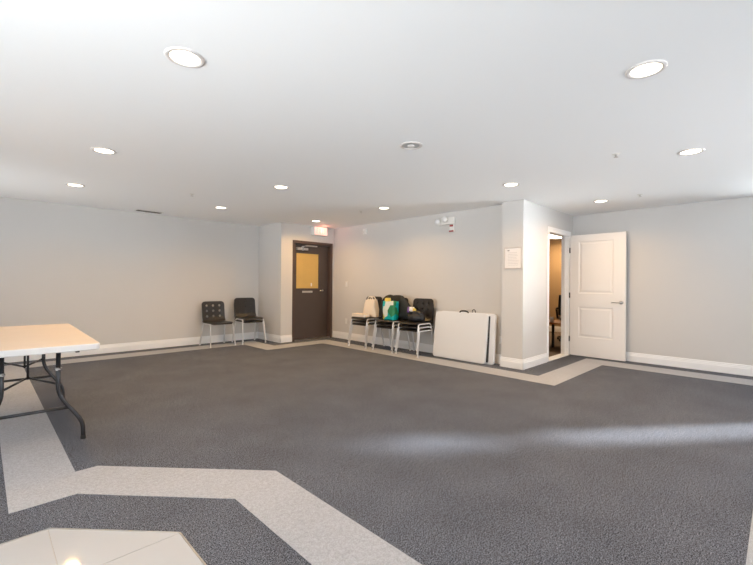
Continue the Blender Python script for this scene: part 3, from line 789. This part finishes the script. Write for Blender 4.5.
bm = B(); n = 26; rings = []
for i, (r, z) in enumerate(((0.10, 0.0), (0.150, 0.012), (0.172, 0.055), (0.172, 0.10), (0.150, 0.14), (0.125, 0.165), (0.13, 0.185), (0.145, 0.205), (0.12, 0.195), (0.10, 0.165), (0.09, 0.13))):
    ring = []
    for k in range(n):
        a = 2*PI*k/n; w = 1+0.06*math.sin(a*7+i)+0.05*math.sin(a*3+1)
        ring.append(bm.verts.new((r*0.85*w*math.cos(a), r*1.05*w*math.sin(a), max(0, z*(1+0.10*math.sin(a*4)) if i > 1 else z))))
    rings.append(ring)
for a, b in zip(rings, rings[1:]):
    for k in range(n): bm.faces.new((a[k], a[(k+1) % n], b[(k+1) % n], b[k]))
bm.faces.new(list(reversed(rings[0]))); bm.faces.new(rings[-1]); bmesh.ops.recalc_face_normals(bm, faces=bm.faces[:])
o = link('handbag', bm, 'black_bag', None, True, (5.205, 4.315, ST+0.004)); o.scale = (0.88, 0.88, 0.82); tag(o, 'slumped glossy black bag on the chair stack by the folded table', 'bag')
for nm, mk, dx, dy, dz, sz, lb in (('white_packet', 'white_wrap', -0.03, 0.055, 0.155, (0.05, 0.10, 0.085), 'white packet sticking out of the black bag'),
                                   ('purple_packet', 'purple', -0.015, 0.125, 0.135, (0.04, 0.06, 0.10), 'purple packet at the edge of the black bag'),
                                   ('yellow_packet', 'yellow', -0.045, -0.02, 0.14, (0.04, 0.06, 0.075), 'small yellow packet sticking out of the black bag')):
    bm = soft_box(B(), *sz, 5, 0.2, 0.008, 0.01, dx*50); o = link(nm, bm, mk, None, True, (5.205+dx, 4.335+dy, ST+dz+0.01)); tag(o, lb, 'packet')

# ------------------------------------------------------------------ folded table leaning on the beige wall
t = thing('folded_table', 'white folding table folded in half, leaning against the beige wall', 'table', (5.378, 3.565, 0))
def half_shell(depth, y0, y1, z0, z1, x0):
    bm = B(); R = 0.045; pts = []
    for cx, cz, a0 in ((y1-R, z1-R, 0), (y0+R, z1-R, PI/2), (y0+R, z0+R, PI), (y1-R, z0+R, 1.5*PI)):
        for k in range(7):
            a = a0+PI/2*k/6; pts.append((cx+R*math.cos(a), cz+R*math.sin(a)))
    lo = [bm.verts.new((x0, y, z)) for y, z in pts]; hi = [bm.verts.new((x0+depth, y, z)) for y, z in pts]
    f0 = bm.faces.new(lo); f1 = bm.faces.new(hi)
    for i in range(len(pts)): bm.faces.new((lo[i], lo[(i+1) % len(pts)], hi[(i+1) % len(pts)], hi[i]))
    bmesh.ops.recalc_face_normals(bm, faces=bm.faces[:])
    bmesh.ops.bevel(bm, geom=list(f0.edges)+list(f1.edges), offset=0.008, segments=2, affect='EDGES')
    return bm
YH = 0.48
o = link('tabletop_half', half_shell(0.040, -YH+0.01, YH+0.015, 0.0, 0.740, -0.064), 'table_white', t); o.rotation_euler = (0, math.radians(7.0), 0); fh = o
o = link('tabletop_half', half_shell(0.050, -YH-0.095, YH-0.06, 0.0, 0.755, 0.004), 'table_white', t); o.rotation_euler = (0, math.radians(4.5), 0); bh = o
bm = B(); tube(bm, [(-0.03, -0.05+0.10, 0.728), (-0.03, -0.04+0.08, 0.765), (-0.03, 0.0, 0.772), (-0.03, -0.06, 0.770), (-0.03, -0.10, 0.76), (-0.03, -0.115, 0.728)], 0.011, 8, 0.03)
o = link('carry_handle', bm, 'rubber', fh, True); o['label'] = 'black carry handle'
bm = B(); tube(bm, [(0.03, -0.165, 0.735), (0.03, -0.16, 0.79), (0.03, -0.19, 0.805), (0.03, -0.215, 0.785), (0.03, -0.22, 0.735)], 0.006, 8, 0.02); o = link('latch', bm, 'table_leg', bh, True); o['label'] = 'grey wire latch'
bm = B(); box(bm, (-0.022, -YH-0.012, 0.03), (0.002, YH-0.08, 0.715)); o = link('gap_and_legs', bm, 'table_leg', t); o.rotation_euler = (0, math.radians(5.8), 0); o['label'] = 'dark block for the gap and folded legs between the halves'  # dark of the open gap modelled as a block, along with folded legs

# ------------------------------------------------------------------ folding table standing on the left
t = thing('folding_table', 'white topped folding table with grey tube legs standing on the carpet', 'table', (0.275, 4.385, 0), math.radians(-1.45))
bm = B(); hw, hl, R = 0.372, 0.915, 0.035; pts = []
for cx, cy, a0 in ((hw-R, hl-R, 0), (-hw+R, hl-R, PI/2), (-hw+R, -hl+R, PI), (hw-R, -hl+R, 1.5*PI)):
    for k in range(7):
        a = a0+PI/2*k/6; pts.append((cx+R*math.cos(a), cy+R*math.sin(a)))
prism(bm, pts, 0.697, 0.742, 0.006); bm.normal_update()
for f in bm.faces:
    if f.normal.z > 0.9 and f.calc_area() > 0.5: f.material_index = 1
link('tabletop', bm, ['table_white', 'tan_laminate'], t)
for s in (-1, 1):
    yl = s*0.668
    asm = B(); tube(asm, [(-0.150, yl, 0.685), (0.150, yl, 0.685)], 0.0125, 10); link('hinge_bar', asm, 'table_leg', t, True)
    asm = B(); tube(asm, [(-0.215, yl, 0.255), (0.215, yl, 0.255)], 0.011, 10); link('crossbar', asm, 'table_leg', t, True)
    for sx in (-1, 1):
        bm = B(); tube(bm, [(sx*0.152, yl, 0.695), (sx*0.152, yl, 0.36), (sx*0.302, yl, 0.13), (sx*0.305, yl, 0.012)], 0.0145, 12, 0.07); lg = link('leg', bm, 'table_leg', t, True)
        bm = B(); lathe(bm, [(0.017, 0), (0.018, 0.006), (0.016, 0.03)], 14, 'Z', (sx*0.305, yl, 0)); link('foot_cap', bm, 'rubber', lg)
        bm = B(); lathe(bm, [(0.0165, 0.535), (0.021, 0.54), (0.021, 0.552), (0.0165, 0.557)], 14, 'Z', (sx*0.152, yl, 0)); o = link('locking_ring', bm, 'chrome', lg); o['label'] = 'bright locking ring'
    bm = B()
    yb = s*0.27
    for sx in (-1, 1): tube(bm, [(sx*0.152, yl, 0.435), (0.0, yb, 0.435)], 0.008, 8)
    tube(bm, [(0, yb, 0.425), (0, yb-s*0.01, 0.695)], 0.008, 8)
    link('brace', bm, 'table_leg', t, True)
    bm = B(); tube(bm, [(-0.155, yl-s*0.02, 0.660), (-0.08, yl-s*0.1, 0.688), (0.08, yl-s*0.1, 0.688), (0.155, yl-s*0.02, 0.660)], 0.006, 8, 0.04); link('spring_bar', bm, 'table_leg', t, True)
bm = B()
for sx in (-1, 1): box(bm, (sx*0.25-0.012, -0.80, 0.672), (sx*0.25+0.012, 0.80, 0.699), 0.002)
link('rail', bm, 'table_leg', t)

# ------------------------------------------------------------------ seen through the doorway
t = thing('low_table', 'low orange wood table beyond the open doorway', 'table', (8.05, 3.10, 0))
bm = B(); box(bm, (-0.3, -0.22, 0.445), (0.3, 0.45, 0.475), 0.004); link('tabletop', bm, 'orange_wood', t)
for sx, sy in ((-0.26, -0.02), (-0.26, 0.41), (0.26, -0.18), (0.26, 0.41)):
    bm = B(); box(bm, (sx-0.02, sy-0.02, 0), (sx+0.02, sy+0.02, 0.446), 0.003); o = link('leg', bm, 'rubber', t); o['label'] = 'black leg'
bm = B(); lathe(bm, [(0.030, 0), (0.036, 0.10), (0.033, 0.10), (0.028, 0.01)], 20); o = link('cup', bm, 'white_plastic', None, True, (7.86, 3.13, 0.4755)); tag(o, 'white cup on the low orange wood table', 'cup')
t = thing('office_chair', 'black padded office chair seen through the open doorway', 'chair', (9.0, 3.19, 0), -PI/2+0.5)
bm = soft_box(B(), 0.46, 0.44, 0.08, 6, 0.0, 0.0, 0.004, 3.0)
for v in bm.verts: v.co.z += 0.43
link('seat', bm, 'black_plastic', t, True)
bm = soft_box(B(), 0.44, 0.07, 0.46, 6, 0.1, 0.0, 0.004, 4.0)
for v in bm.verts: v.co.z += 0.52; v.co.y += 0.22+(v.co.z-0.52)*0.15
link('backrest', bm, 'black_plastic', t, True)
for s in (-1, 1):
    bm = B(); tube(bm, [(s*0.24, 0.12, 0.46), (s*0.27, 0.10, 0.68), (s*0.27, -0.18, 0.70)], 0.022, 8, 0.05); link('armrest', bm, 'black_plastic', t, True)
bm = B(); lathe(bm, [(0.03, 0.06), (0.03, 0.43)], 14); link('stem', bm, 'rubber', t)
bm = B()
for k in range(5):
    a = 2*PI*k/5; tube(bm, [(0, 0, 0.085), (0.28*math.cos(a), 0.28*math.sin(a), 0.055)], 0.018, 8)
link('base', bm, 'rubber', t)
for k in range(5):
    a = 2*PI*k/5; bm = B(); lathe(bm, [(0.025, -0.018), (0.028, 0), (0.025, 0.018)], 12, 'X', (0.28*math.cos(a), 0.28*math.sin(a), 0.028)); link('caster', bm, 'rubber', t)
t = thing('ceiling_lamp', 'round glowing ceiling lamp in the room beyond the doorway', 'ceiling light', (9.75, 3.78, H))
bm = B(); lathe(bm, [(0.30, 0), (0.30, -0.02), (0.24, -0.065), (0.10, -0.085)], 32); link('diffuser', bm, 'lens', t, True)
ld = bpy.data.lights.new('room_lamp', 'AREA'); ld.shape = 'DISK'; ld.size = 0.5; ld.energy = 30; ld.color = (1.0, 0.70, 0.40)
lo = bpy.data.objects.new('room_lamp', ld); C.objects.link(lo); lo.parent = t; lo.location = (0, 0, -0.10)
